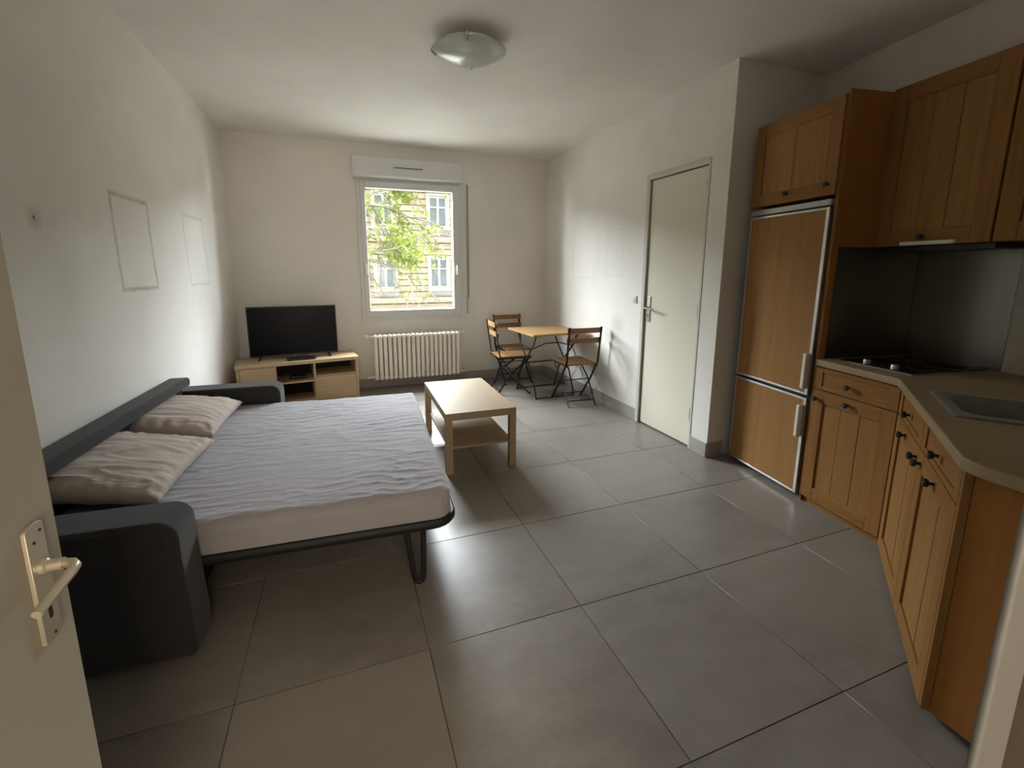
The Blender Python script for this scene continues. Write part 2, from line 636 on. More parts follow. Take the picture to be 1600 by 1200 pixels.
# back wall with the window hole
WX0, WX1, WZ0, WZ1 = .585, 1.71, .76, 2.28
mb = MB()
EY = YB + .24
for (a, b, z0, z1) in ((-1.2, WX0, -.1, H + .1), (WX1, 3.9, -.1, H + .1), (WX0, WX1, -.1, WZ0), (WX0, WX1, WZ1, H + .1)):
    mb.box(a, b, YB, EY, z0, z1)
tag(mb.obj('wall_back', M['paint']), 'off-white back wall around the window', 'wall', kind='structure')
# own house outside; unseen upper storeys added tall to shade the house opposite
mb = MB()
mb.box(-60, 60, YB + .05, EY, H + .25, H + 42)
mb.box(-60, -1.25, YB + .05, EY, -4, H + .25)
mb.box(3.95, 60, YB + .05, EY, -4, H + .25)
mb.box(-1.25, 3.95, YB + .05, EY, -4, -.15)
tag(mb.obj('wall_exterior', M['render']), 'rendered outside wall of the flat\'s own house, around the window', 'wall', kind='structure')

# right partition with the closed door
mb = MB()
mb.box(XR, XR + .10, D1, YB + .1, -.1, H + .1)
mb.box(XR, XR + .10, D2, D1, DH, H + .1)
mb.box(XR, XR + .10, PY, D2, -.1, H + .1)
tag(mb.obj('wall_right', M['paint_right']), 'off-white partition wall on the right holding the closed door', 'wall', kind='structure')
box_ = MB().box(XR + .10, 3.9, PY, PY + .1, -.1, H + .1).obj('wall_alcove', M['paint'])
tag(box_, 'shaded return of the partition beside the refrigerator', 'wall', kind='structure')
# closet behind the door
mb = MB()
mb.box(XR + .1, XR + .75, PY + .1, YB, -.1, -.02)
mb.box(XR + .75, XR + .85, PY + .1, YB + .1, -.1, H + .1)
tag(mb.obj('wall_closet', M['paint']), 'hidden wall behind the closed door', 'wall', kind='structure')
# kitchen wall, turned a few degrees
KP = .575
o = MB().box(KP, KP + .2, -1.75, .75, -.1, H + .1).obj('wall_kitchen', M['paint'])
o.location = K0
o.rotation_euler = (0, 0, KROT)
tag(o, 'off-white wall above and behind the kitchen cabinets', 'wall', kind='structure')
# entrance wall with the doorway the camera stands in
mb = MB()
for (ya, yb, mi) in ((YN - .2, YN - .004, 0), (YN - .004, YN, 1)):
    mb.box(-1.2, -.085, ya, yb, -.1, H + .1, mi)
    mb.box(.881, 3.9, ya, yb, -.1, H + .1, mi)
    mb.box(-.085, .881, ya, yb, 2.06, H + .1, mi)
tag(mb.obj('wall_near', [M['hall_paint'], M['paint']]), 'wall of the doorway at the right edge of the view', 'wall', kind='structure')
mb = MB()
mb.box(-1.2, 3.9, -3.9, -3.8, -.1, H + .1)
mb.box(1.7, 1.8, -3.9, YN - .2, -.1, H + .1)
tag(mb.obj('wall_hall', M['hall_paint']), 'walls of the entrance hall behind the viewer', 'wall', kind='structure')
M['frame_shaded'] = mat('doorway_frame_shade', (0.1575, 0.15, 0.132), rough=.6, scale=3)  # trim paint darkened: the weaker light on this post is put into its colour
o = MB().box(.835, .8808, YN - .012, YN - .0055, 0, 2.06).obj('trim_1', M['frame_shaded'], bevel=.003)
tag(o, 'pale doorway frame post at the lower right edge', 'door frame', kind='structure')

# skirting tiles
BH = .105


def skirting(name, label, pts, t=.009):
    mb = MB()
    for (a, b) in zip(pts, pts[1:]):
        a, b = Vector((*a, 0)), Vector((*b, 0))
        d = (b - a).normalized()
        n = Vector((-d.y, d.x, 0)) * t
        mb.prism([(a.x, a.y), (b.x, b.y), (b.x + n.x, b.y + n.y), (a.x + n.x, a.y + n.y)], 0, BH)
    return tag(mb.obj(name, M['skirting'], bevel=.002), label, 'baseboard', kind='structure')


skirting('baseboard_back', 'grey tile skirting under the window and radiator', [(XR, YB), (XL, YB)])
skirting('baseboard_right', 'grey tile skirting along the right wall behind the bistro chairs', [(XR, D1 + .045), (XR, YB)])
skirting('baseboard_alcove', 'grey tile skirting around the post beside the refrigerator',
         [(XR + .12, PY), (XR - .014, PY), (XR - .014, D2 - .02)])
skirting('baseboard_left', 'grey tile skirting along the left wall behind the sofa bed', [(lx(YB, 0), YB), (lx(-1.7, 0), -1.7)])

# partition post: slightly proud of the wall
o = MB().box(XR - .014, XR + .004, PY - .0015, D2 - .02, 0, H).obj('trim_2', M['paint'], bevel=.003)
tag(o, 'plain white post between the closed door and the refrigerator', 'post', kind='structure')

# closed door
d = thing('door_1', 'closed flush cream door in the right wall', 'door', (XR, 0, 0), kind='structure')
mb = MB()
mb.box(-.018, .09, D1, D1 + .038, 0, DH + .038)
mb.box(-.018, .09, D2 - .02, D2, 0, DH + .038)
mb.box(-.018, .09, D2, D1, DH, DH + .038)
mb.obj('door_frame', M['trim_paint'], d, bevel=.003)
box('door_leaf', M['door_paint'], d, .002, .042, D2 + .004, D1 - .005, .012, DH - .006, .002)
box('threshold', M['dark'], d, .045, .09, D2, D1, 0, .01)
hd = MB()
hd.box(-.006, .003, D1 - .068, D1 - .030, .885, 1.09).obj('handle_plate', M['chrome'], d, .002)
hb = MB()
hb.tube([(-.004, D1 - .049, 1.0), (-.052, D1 - .049, 1.0), (-.060, D1 - .056, 1.0), (-.060, D1 - .165, .992)], .0085, 10)
hb.obj('lever_handle', M['chrome'], d)
MB().box(-.008, 0, D1 - .053, D1 - .045, .925, .945).obj('keyhole', M['dark'], d)
for z in (.22, .98, 1.83):
    MB().lathe([(.009, 0), (.009, .085)], (-.006, D2 + .008, z), n=12).obj('hinge', M['chrome'], d)
# light switch
t = thing('light_switch', 'small square white light switch left of the closed door', 'light switch', (XR, 1.262, 1.055))
box('switch_plate', M['pvc'], t, -.010, 0, -.032, .032, -.032, .032, .003)
MB().box(-.015, -.008, -.016, .016, -.016, .016).obj('switch_button', M['alu'], t, .002)

# open entrance door
d = thing('door_2', 'open cream door with lever handle at the left edge', 'door', (-.027, -1.985, 0), kind='structure')
DL = .806
M['door_beige'] = mat('beige_door_paint', (0.484, 0.451, 0.363), (0.462, 0.429, 0.341), rough=.5, scale=2, spec=.3)
box('door_leaf', M['door_beige'], d, -.04, 0, 0, DL, .01, 2.04, .002)
py = DL - .056     # plate centre
zc = .907
mb = MB()
prof = []
for k in range(9):
    a = math.pi * k / 8
    prof.append((py + .0185 * math.cos(a), zc + .066 + .006 * math.sin(a)))
prof += [(py - .0185 * math.cos(math.pi * k / 8), zc - .098 - .006 * math.sin(math.pi * k / 8)) for k in range(9)]
mb.prism(prof, 0, .006, axis='x')
pl = mb.obj('handle_plate', M['brass_cream'], d, .0015)
zh = zc + .008
MB().lathe([(.0105, .005), (.0105, .012), (.008, .014), (.008, .03)], (0, py, zh), 'x', 16).obj('handle_rose', M['brass_cream'], d)
mb = MB()
path = [(.006, py, zh), (.030, py, zh), (.040, py - .003, zh), (.046, py - .010, zh - .001), (.047, py - .02, zh - .002), (.045, py - .05, zh - .006), (.042, py - .088, zh - .013)]
mb.tube(path, [.0062, .0062, .0066, .0070, .0070, .0066, .0058], 12)
mb.obj('lever_handle', M['brass_cream'], d)
mb = MB()
kz = zc - .055
mb.prism([(py + .004 * math.cos(a), kz + (.011 if math.sin(a) > 0 else -.011) + .004 * math.sin(a)) for a in [2 * math.pi * k / 16 for k in range(16)]], .0055, .0065, axis='x')
mb.obj('keyhole', M['dark'], d)
for (yy, zz) in ((py + .009, zc + .058), (py - .006, zc + .047), (py + .002, zc - .094)):
    MB().lathe([(.0022, .0055), (.0022, .0068)], (0, yy, zz), 'x', 8).obj('screw', M['dark'], d)

# ------------------------------------------------------------------ window
wn = thing('window_1', 'white plastic window with roller shutter box above', 'window', (0, YB, 0), kind='structure')
rect_ring(.575, 1.732, .752, 2.235, .05, -.028, .06, wr=.085).obj('window_frame', M['pvc'], wn, .004)
rect_ring(.612, 1.658, .792, 2.205, .048, -.050, .03, wb=.075, wt=.07, wr=.078).obj('sash', M['pvc'], wn, .006)
MB().box(.655, 1.585, -.012, .000, .862, 2.14).obj('pane', M['pane'], wn)
rect_ring(.655, 1.585, .862, 2.14, .008, -.016, .004).obj('gasket', M['steel_grey'], wn)
mb = MB()
mb.prism([(-.001, 2.228), (-.085, 2.235), (-.10, 2.25), (-.10, 2.425), (-.09, 2.437), (-.001, 2.437)], .545, 1.695, axis='x')
mb.obj('shutter_box', M['pvc'], wn, .004)
mb = MB()
mb.box(.942, 1.262, -.112, -.098, 2.325, 2.368)
mb.obj('air_vent', M['pvc'], wn, .005)
MB().box(.955, 1.25, -.1135, -.111, 2.332, 2.34).obj('vent_slot', M['dark'], wn)
MB().box(1.612, 1.628, -.062, -.05, 1.26, 1.39).obj('handle_base', M['handle_white'], wn, .003)
mb = MB().tube([(1.62, -.06, 1.34), (1.62, -.082, 1.34), (1.62, -.086, 1.33), (1.62, -.086, 1.25)], .009, 10)
mb.obj('window_handle', M['handle_white'], wn)
MB().box(.621, .640, -.066, -.05, 1.25, 1.36).obj('sash_latch', M['handle_white'], wn, .003)
MB().box(1.755, 1.768, -.016, -.012, .98, 2.23).obj('shutter_strap', M['steel_grey'], wn)
MB().box(1.748, 1.778, -.02, 0, .80, .98).obj('strap_winder', M['pvc'], wn, .004)
MB().box(.585, 1.71, .065, .28, .70, .765).obj('outer_sill', M['stone_pale'], wn)

# ------------------------------------------------------------------ radiator
t = thing('radiator', 'cream ribbed column radiator under the window', 'radiator', (0, YB, 0))
x0, x1 = .662, 1.612
n = 19
px = (x1 - x0) / n
me = None
for i in range(n):
    if me is None:
        mb = MB()
        # a column: two flattened upright tubes joined by rounded ends
        for yy in (-.058, -.02, .02, .058):
            mb.tube([(0, yy, .06), (0, yy, .50)], [.0155, .0155], 8, flat=(1.0, 1.25))
        for zz in (.055, .505):
            pts = []
            mb.tube([(0, -.068, zz), (0, -.055, zz), (0, .055, zz), (0, .068, zz)], [.015, .0245, .0245, .015], 12)
        me = mb.mesh('column', [M['enamel']])
    o = bpy.data.objects.new('column', me)
    COL.objects.link(o)
    o.parent = t
    o.location = (x0 + px * (i + .5), -.105, .085)
for zz in (.14, .59):
    MB().tube([(x0 - .02, -.105, zz), (x1 + .02, -.105, zz)], .017, 12).obj('header_pipe', M['enamel'], t)
for (xx, zz, dx) in ((x0 - .02, .595, -1), (x1 + .02, .595, 1), (x0 - .02, .14, -1), (x1 + .02, .14, 1)):
    mb = MB()
    mb.tube([(xx, -.105, zz), (xx + dx * .03, -.105, zz), (xx + dx * .045, -.09, zz), (xx + dx * .045, 0, zz)], .008, 8)
    mb.lathe([(.013, -.018), (.016, 0), (.013, .018)], (xx + dx * .035, -.105, zz), 'x', 12)
    mb.obj('valve', M['enamel'], t)

# ------------------------------------------------------------------ ceiling lamp
t = thing('ceiling_lamp', 'frosted glass dish ceiling lamp with chrome clips', 'lamp', (1.135, .69, H), rz=-YAW + R(45))
MB().lathe([(.07, -.001), (.07, -.018), (.05, -.028), (.018, -.03)], n=28).obj('lamp_base', M['trim_paint'], t)
mb = MB()


def dish(u, v, off):
    a = 2 * math.pi * u
    k = v
    rr = .190 + .016 * abs(math.cos(a + R(45))) ** 7
    x, y = rr * k * math.cos(a), rr * k * math.sin(a)
    z = -.108 + .060 * k ** 2.8 - .008 * (k ** 4) * abs(math.cos(a + R(45))) ** 4
    return (x, y, z + off)


mb.grid(lambda u, v: dish(u, v, 0), 64, 14)
gl = mb.obj('glass_shade', M['frosted'], t, smooth=60)
md = gl.modifiers.new('solid', 'SOLIDIFY')
md.thickness = .006
md.offset = 1
for a in (R(225), R(45), R(135)):
    rr = .206 if a == R(135) else .190
    x, y = (rr + .001) * math.cos(a), (rr + .001) * math.sin(a)
    mb = MB()
    ux, uy = math.cos(a), math.sin(a)
    mb.tube([(x - ux * .02, y - uy * .02, -.080), (x, y, -.066), (x + ux * .006, y + uy * .006, -.055), (x - ux * .006, y - uy * .006, -.030)], .007, 8, flat=(1.4, .7))
    mb.obj('clip', M['chrome'], t)
mb = MB()
mb.tube([(-.12, -.12, -.045), (0, 0, -.02), (.12, .12, -.045)], .004, 6)
mb.obj('bracket', M['chrome'], t)

# ------------------------------------------------------------------ sofa bed
SR = R(-3.2)
sb = thing('sofa_bed', 'dark grey sofa bed folded out along the left wall', 'sofa bed', (-.163, -.38, 0), rz=SR)
LB, AW, AH, AD = 1.93, .17, .515, .65


def armrest(b0, b1, up):
    """panel arm with rounded top front corner"""
    r = .06
    prof = [(-AD, .013), (0.012, .013), (.012, .10), (0, AH - r - .08)]
    for k in range(7):
        a = math.pi / 2 * k / 6
        prof.append((-r + r * math.cos(a), AH - r + r * math.sin(a)))
    prof.append((-AD, AH + up))
    mb = MB()
    mb.prism(prof, b0, b1, axis='y')
    return mb.obj('armrest', M['sofa'], sb, bevel=.020, seg=4)


armrest(0, AW, .0)
armrest(LB - AW, LB, .0)
mb = MB()
mb.prism([(-AD, .555), (-AD + .12, .555), (-AD + .125, .60), (-AD + .11, .612), (-AD + .01, .612), (-AD, .60)], AW, LB - AW, axis='y')
mb.obj('backrest', M['sofa'], sb, bevel=.012, seg=3)
MB().box(-AD + .005, -AD + .07, AW + .002, LB - AW - .002, .03, .555).obj('backrest_core', M['sofa_dark'], sb)  # dark face stands in for the shade below the overhanging top slab
MB().box(-AD + .05, -.06, AW + .004, LB - AW - .004, .05, .24).obj('seat_base', M['sofa_dark'], sb, bevel=.01)
for (a, b) in ((-.06, .05), (-.06, LB - .05), (-.55, .05), (-.55, LB - .05)):
    MB().box(a - .03, a + .03, b - .03, b + .03, 0, .016).obj('foot', M['red_foot'], sb, bevel=.003)
# fold-out frame
FA, FB0, FB1, FZ = .935, .165, 1.765, .262
cr_ = .09
pth = [(-.42, FB0, FZ), (.2, FB0, FZ), (FA - cr_, FB0, FZ)]
for k in range(1, 7):
    a = math.pi / 2 * k / 6
    pth.append((FA - cr_ + cr_ * math.sin(a), FB0 + cr_ - cr_ * math.cos(a), FZ))
for k in range(0, 7):
    a = math.pi / 2 * k / 6
    pth.append((FA - cr_ + cr_ * math.cos(a), FB1 - cr_ + cr_ * math.sin(a), FZ))
pth += [(.2, FB1, FZ), (-.42, FB1, FZ)]
MB().tube(pth, .0175, 8, flat=(.8, 1.15)).obj('bed_frame', M['frame_metal'], sb, smooth=50)
for k in range(9):
    a = -.30 + k * .145
    MB().box(a - .025, a + .025, FB0 + .01, FB1 - .01, FZ - .006, FZ + .004).obj('slat', M['sofa_dark'], sb)
for bb in (FB0 + .002, FB1 - .002):
    a0 = .765
    mb = MB()
    lp = [(a0 - .035, bb, FZ), (a0 - .012, bb, .06), (a0 - .002, bb, .012), (a0 + .014, bb, .007), (a0 + .026, bb, .014), (a0 + .030, bb, .06), (a0 + .034, bb, FZ)]
    mb.tube(lp, .0095, 8, flat=(1.0, 1.3))
    mb.obj('leg', M['frame_metal'], sb, smooth=50)
# mattress core
MA0, MA1, MB0, MB1, MZ0, MZ1 = -.555, .925, .174, 1.756, .278, .398
MB().box(MA0 + .02, MA1 - .02, MB0 + .02, MB1 - .02, MZ0 + .003, MZ1 - .02).obj('mattress', M['mattress'], sb, bevel=.03, seg=3)

# fitted sheet with wrinkles, drawn over mattress top and sides
sh = thing('bed_sheet', 'wrinkled pale grey fitted sheet stretched over the sofa bed mattress', 'bed sheet', (-.163, -.38, 0), rz=SR)
mb = MB()
NU, NV = 170, 230
hw, hl = (MA1 - MA0) / 2, (MB1 - MB0) / 2
ca, cb_ = (MA1 + MA0) / 2, (MB1 + MB0) / 2
dep = MZ1 - MZ0
er = .045


def sheet(u, v):
    # arc-length style wrap: outer band of the grid folds down the sides
    def wrap(t, h):
        s = (t * 2 - 1) * (h + dep - .2 * er)
        a = abs(s)
        sg = 1 if s >= 0 else -1
        flat = h - er
        if a <= flat:
            return s, 0.0
        q = a - flat
        arc = er * math.pi / 2
        if q < arc:
            th = q / er
            return sg * (flat + er * math.sin(th)), er * (1 - math.cos(th))
        return sg * h, er + (q - arc)
    x, dx = wrap(u, hw)
    y, dy = wrap(v, hl)
    dz = max(dx, dy) if min(dx, dy) == 0 else min(dep, math.hypot(dx, dy) if max(dx, dy) < er else max(dx, dy))
    # rounded plan corners
    rc = .07
    ax_, ay_ = abs(x) - (hw - rc), abs(y) - (hl - rc)
    if ax_ > 0 and ay_ > 0:
        L_ = math.hypot(ax_, ay_)
        if L_ > rc:
            x = math.copysign(hw - rc + ax_ / L_ * rc, x)
            y = math.copysign(hl - rc + ay_ / L_ * rc, y)
    dz = min(dz, dep)
    X, Y = x + ca, y + cb_
    z = MZ1 - dz
    # wrinkles: ridges running across the bed, strongest in the middle band
    wx_ = noise.noise(Vector((X * 3.1, Y * 3.1, 8))) * .09
    p = Vector((X * 4.2 + wx_ * 6, (Y + wx_ * .7) * 16, 0))
    rg = 1 - abs(noise.noise(p)) * 2.2
    p2 = Vector((X * 10 + 5, (Y - wx_ * .5) * 36 + 3, 1.7))
    rg2 = 1 - abs(noise.noise(p2)) * 2.2
    big = noise.noise(Vector((X * 2.2 + 9, Y * 2.4, 4)))
    amp = .0045 * (0.55 + .9 * noise.noise(Vector((X * 2 + 3, Y * 2, 2))) + .25)
    edge = 1 - min(1, dz / dep)
    z += (max(0, rg) ** 3 * amp * 1.0 + max(0, rg2) ** 3 * .0021 * max(0.25, .5 + big)) * edge + .005 * big * edge
    # crumples along the rolled edge
    if dz > 0.004:
        k = noise.noise(Vector((X * 26, Y * 26, 3))) * .0035
        Y += math.copysign(k, y) if dy > dx else 0
        X += math.copysign(k, x) if dx >= dy else 0
    return (X, Y, z)


mb.grid(sheet, NU, NV)
mb.obj('sheet', M['sheet'], sh, smooth=180)


def pillow(label, loc, rot, lw, ll, th, seed):
    t = thing('pillow', label, 'pillow', loc, group='pillows on the sofa bed')
    t.rotation_euler = rot
    mb = MB()
    N = 72

    def surf(u, v, sgn):
        x, y = u * 2 - 1, v * 2 - 1
        # plan outline: slightly concave sides, pointed corners
        px_ = x * (lw / 2) * (1 - .05 * (1 - y * y) * abs(x) ** 3 * -.6)
        px_ = x * (lw / 2) * (1 - .055 * (1 - abs(y) ** 2))
        py_ = y * (ll / 2) * (1 - .055 * (1 - abs(x) ** 2))
        e = max(0, (1 - abs(x) ** 2.6)) * max(0, (1 - abs(y) ** 2.6))
        h = th / 2 * e ** .42
        q = min(1 - abs(x), 1 - abs(y))
        # radial gathers near the seams
        wr = noise.noise(Vector((px_ * 9 + seed, py_ * 26, sgn))) if (1 - abs(x)) < (1 - abs(y)) else noise.noise(Vector((px_ * 26 + seed, py_ * 9, sgn)))
        h += wr * .010 * math.exp(-((q - .12) / .16) ** 2) * min(1, q * 12)
        h += noise.noise(Vector((px_ * 5, py_ * 11 + seed, 2))) * .007 * min(1, q * 4)
        rd = 1 - abs(noise.noise(Vector((px_ * 5 + 2, py_ * 17 + seed, 6)))) * 2.5
        h += max(0, rd) ** 2 * .006 * min(1, q * 4)
        if q < 1e-6:
            h = 0
        return (px_, py_, sgn * h * (1 if sgn > 0 else .75))
    mb.grid(lambda u, v: surf(u, v, 1), N, N)
    mb.grid(lambda u, v: surf(u, v, -1), N, N)
    me = mb.mesh('case', [M['pillowcase']], smooth=0)
    bm = bmesh.new()
    bm.from_mesh(me)
    bmesh.ops.remove_doubles(bm, verts=bm.verts, dist=1e-5)
    bmesh.ops.recalc_face_normals(bm, faces=bm.faces)
    for f in bm.faces:
        f.smooth = True
    bm.to_mesh(me)
    bm.free()
    o = bpy.data.objects.new('case', me)
    COL.objects.link(o)
    o.parent = t
    return t


pillow('pale taupe pillow nearest the door on the sofa bed', (-.555, .315, .466), (0, R(9), SR), .50, .66, .145, 1.3)
pillow('pale taupe pillow farther from the door, beside the far armrest', (-.530, 1.02, .466), (0, R(9), SR + R(1)), .47, .64, .14, 7.7)

# ------------------------------------------------------------------ coffee table
t = thing('coffee_table', 'low pale birch coffee table with lower shelf beside the bed', 'coffee table', (1.195, 1.10, 0), rz=R(-1))
cx_, cy_ = .238, .425
box('tabletop', M['birch'], t, -cx_, cx_, -cy_, cy_, .362, .41, .002)
box('shelf', M['birch'], t, -cx_ + .02, cx_ - .02, -cy_ + .02, cy_ - .02, .165, .18, .001)
for sx in (-1, 1):
    for sy in (-1, 1):
        MB().box(sx * cx_, sx * (cx_ - .045), sy * cy_, sy * (cy_ - .045), 0, .362).obj('leg', M['birch'], t, .002)

# ------------------------------------------------------------------ TV unit and things on it
UR = R(8)
tv = thing('tv_unit', 'low pale oak television cabinet with open shelves in the corner', 'tv unit', (-.055, 2.71, 0), rz=UR)
UW, UD, UH = .525, .175, .455     # half width, half depth, height
box('top_board', M['tv_oak'], tv, -UW - .008, UW + .008, -UD - .008, UD, UH - .032, UH, .002)
box('side_panel', M['tv_oak'], tv, -UW, -UW + .022, -UD, UD, .0, UH - .032, .001)
box('side_panel', M['tv_oak'], tv, UW - .022, UW, -UD, UD, .0, UH - .032, .001)
box('base_board', M['tv_oak'], tv, -UW + .022, UW - .022, -UD + .01, UD, .04, .06)
box('plinth', M['tv_oak'], tv, -UW + .022, UW - .022, -UD + .03, -UD + .045, 0, .04)
box('back_panel', M['dark'], tv, -UW + .022, UW - .022, UD - .012, UD - .004, .06, UH - .032)
d1, d2 = -.21, .125
box('divider', M['tv_oak'], tv, d1 - .008, d1 + .008, -UD + .005, UD - .012, .06, UH - .032)
box('divider', M['tv_oak'], tv, d2 - .008, d2 + .008, -UD + .005, UD - .012, .06, UH - .032)
box('shelf', M['tv_oak'], tv, d1 + .008, d2 - .008, -UD + .01, UD - .012, .245, .258)
box('shelf', M['tv_oak'], tv, d2 + .008, UW - .022, -UD + .01, UD - .012, .285, .298)
box('cabinet_door', M['tv_oak'], tv, -UW + .024, d1 - .002, -UD - .002, -UD + .014, .063, UH - .036, .0015)
box('drawer', M['tv_oak'], tv, d2 + .002, UW - .024, -UD - .002, -UD + .014, .063, .283, .0015)


def on_unit(lx_, ly_, z):
    return (tv.location.x + lx_ * math.cos(UR) - ly_ * math.sin(UR), tv.location.y + lx_ * math.sin(UR) + ly_ * math.cos(UR), z)


te = thing('television', 'black flat screen television standing on the tv unit', 'television', on_unit(-.02, .06, UH), rz=R(4.5))
TW, Z0, Z1 = .392, .022, .502
rect_ring(-TW, TW, Z0, Z1, .009, -.022, .006, wb=.016).obj('bezel', M['tv_black'], te, .002)
MB().box(-TW + .009, TW - .009, -.016, .0, Z0 + .016, Z1 - .009).obj('screen', M['screen'], te)
mb = MB().box(-TW + .01, TW - .01, .004, .022, Z0 + .005, Z1 - .006)
mb.box(-.2, .2, .022, .06, Z0 + .02, Z0 + .30)
mb.obj('rear_shell', M['tv_black'], te, .004)
for sx in (-1, 1):
    mb = MB()
    mb.tube([(sx * .30, -.005, Z0 + .01), (sx * .312, -.09, .005), (sx * .316, -.10, .005)], [.010, .007, .006], 8)
    mb.tube([(sx * .30, -.005, Z0 + .01), (sx * .308, .075, .005), (sx * .31, .085, .005)], [.010, .007, .006], 8)
    mb.obj('leg', M['tv_black'], te)
MB().box(-.014, .014, -.024, -.012, Z0 - .006, Z0 + .004).obj('badge', M['steel_grey'], te, .001)
t = thing('set_top_box', 'slim black box lying in front of the television', 'media box', on_unit(.02, -.09, UH), rz=R(7))
MB().box(-.125, .125, -.05, .05, .003, .020).obj('casing', M['tv_black'], t, .003)
MB().box(-.11, .11, -.0515, -.049, .008, .014).obj('front_strip', M['screen'], t)
for sx in (-1, 1):
    for sy in (-1, 1):
        MB().lathe([(.008, 0), (.008, .004)], (sx * .1, sy * .035, 0), n=10).obj('foot', M['tv_black'], t)
t = thing('router', 'small black box on the middle shelf inside the tv unit', 'media box', on_unit(-.02, -.03, .258), rz=UR)
MB().prism([(-.08, .0), (.08, .0), (.075, .028), (-.06, .034)], -.05, .05, axis='y').obj('casing', M['tv_black'], t, .003)
MB().box(-.05, .05, -.0515, -.049, .010, .018).obj('front_strip', M['screen'], t)

# ------------------------------------------------------------------ bistro table and chairs
t = thing('bistro_table', 'square slatted wood folding table on crossed black legs', 'table', (2.385, 2.255, 0), rz=R(3))
hs, tz = .305, .68
ns = 7
for i in range(ns):
    y0 = -hs + i * 2 * hs / ns
    MB().box(-hs, hs, y0 + .002, y0 + 2 * hs / ns - .002, tz - .02, tz).obj('slat', M['table_wood'], t, .0015)
for sx in (-1, 1):
    MB().box(sx * .22 - .014, sx * .22 + .014, -hs + .02, hs - .02, tz - .028, tz - .0205).obj('top_rail', M['black_metal'], t)
    for sy in (-1, 1):
        mb = MB()
        xo = sx * (.235 if sy > 0 else .22)
        mb.tube([(xo, -sy * .235, tz - .026), (xo, -sy * .16, tz - .15), (xo, sy * .12, .25), (xo, sy * .225, .0)], .0095, 6, flat=(.7, 1.25))
        mb.obj('leg', M['black_metal'], t)
for sy in (-1, 1):
    xo = (.235 if sy > 0 else .22)
    MB().tube([(-xo, sy * .225, .012), (xo, sy * .225, .012)], .007, 6).obj('stretcher', M['black_metal'], t)
MB().tube([(-.235, .0, .345), (.235, 0, .345)], .007, 6).obj('cross_bar', M['black_metal'], t)
MB().tube([(-.23, -.17, .52), (-.08, -.14, .56), (.08, -.14, .56), (.23, -.17, .52)], .006, 6).obj('brace', M['black_metal'], t)


def bistro_chair():
    """faces +Y; origin on the floor under the seat centre"""
    t = thing('bistro_chair', 'x', 'chair')
    W = .165
    ST = .41
    # back posts run from the top down to the front feet
    for sx in (-1, 1):
        mb = MB()
        xo = sx * W
        mb.tube([(xo, -.215, .775), (xo, -.205, .70), (xo, -.165, ST + .02), (xo, -.03, .23), (xo, .155, .012), (xo, .175, .005)], .0088, 6, flat=(.75, 1.3))
        mb.obj('post', M['black_metal'], t)
        xi = sx * (W - .022)
        mb = MB()
        mb.tube([(xi, .165, ST - .02), (xi, .13, ST - .06), (xi, -.03, .23), (xi, -.18, .012), (xi, -.20, .005)], .0085, 6, flat=(.75, 1.3))
        mb.obj('leg', M['black_metal'], t)
    MB().tube([(-W, .125, .05), (W, .125, .05)], .006, 6).obj('stretcher', M['black_metal'], t)
    MB().tube([(-W + .02, -.155, .05), (W - .02, -.155, .05)], .006, 6).obj('stretcher', M['black_metal'], t)
    MB().tube([(-W + .02, -.03, .23), (W - .02, -.03, .23)], .005, 6).obj('pivot_rod', M['black_metal'], t)
    for sx in (-1, 1):
        MB().box(sx * (W - .012) - .006, sx * (W - .012) + .006, -.175, .185, ST - .024, ST - .008).obj('seat_rail', M['black_metal'], t)
    n = 7
    d0, d1_ = -.17, .195
    for i in range(n):
        y0 = d0 + (d1_ - d0) * i / n
        MB().box(-W + .008, W - .008, y0 + .003, y0 + (d1_ - d0) / n - .003, ST - .008, ST + .006).obj('seat_slat', M['bistro_wood'], t, .002)
    for zz, yy in ((.742, -.212), (.645, -.199)):
        mb = MB()
        n2 = 8
        pts_f, pts_b = [], []
        for k in range(n2 + 1):
            x = -W - .012 + (2 * W + .024) * k / n2
            bow = -.014 * (1 - (x / (W + .012)) ** 2)
            pts_f.append((x, yy + .012 + bow))
            pts_b.append((x, yy + .024 + bow))
        mb.prism(pts_f + pts_b[::-1], zz - .025, zz + .025)
        mb.obj('back_slat', M['bistro_wood'], t, .002)
    return t


c0 = bistro_chair()
for i, (loc, rz, lab) in enumerate([
        ((2.515, 1.865, 0), R(-2), 'folding wood and black metal chair nearest the coffee table, back turned to the viewer'),
        ((2.045, 2.43, 0), R(-93), 'folding wood and black metal chair on the left side of the table, facing right'),
        ((2.235, 2.825, 0), R(182), 'folding wood and black metal chair against the back wall, behind the table')]):
    c = c0 if i == 0 else copy_tree(c0)
    c.location = loc
    c.rotation_euler = (0, 0, rz)
    tag(c, lab, 'chair', 'folding bistro chairs round the small table')

# ------------------------------------------------------------------ kitchen


def knob(parent, x, y, z, s=1.0):
    """small dark twisted knob sticking out towards -x"""
    mb = MB()
    mb.lathe([(.006 * s, 0), (.005 * s, -.010 * s), (.012 * s, -.014 * s), (.015 * s, -.021 * s), (.012 * s, -.027 * s), (.004 * s, -.029 * s)], (x, y, z), 'x', 10)
    return mb.obj('knob', M['pewter'], parent)


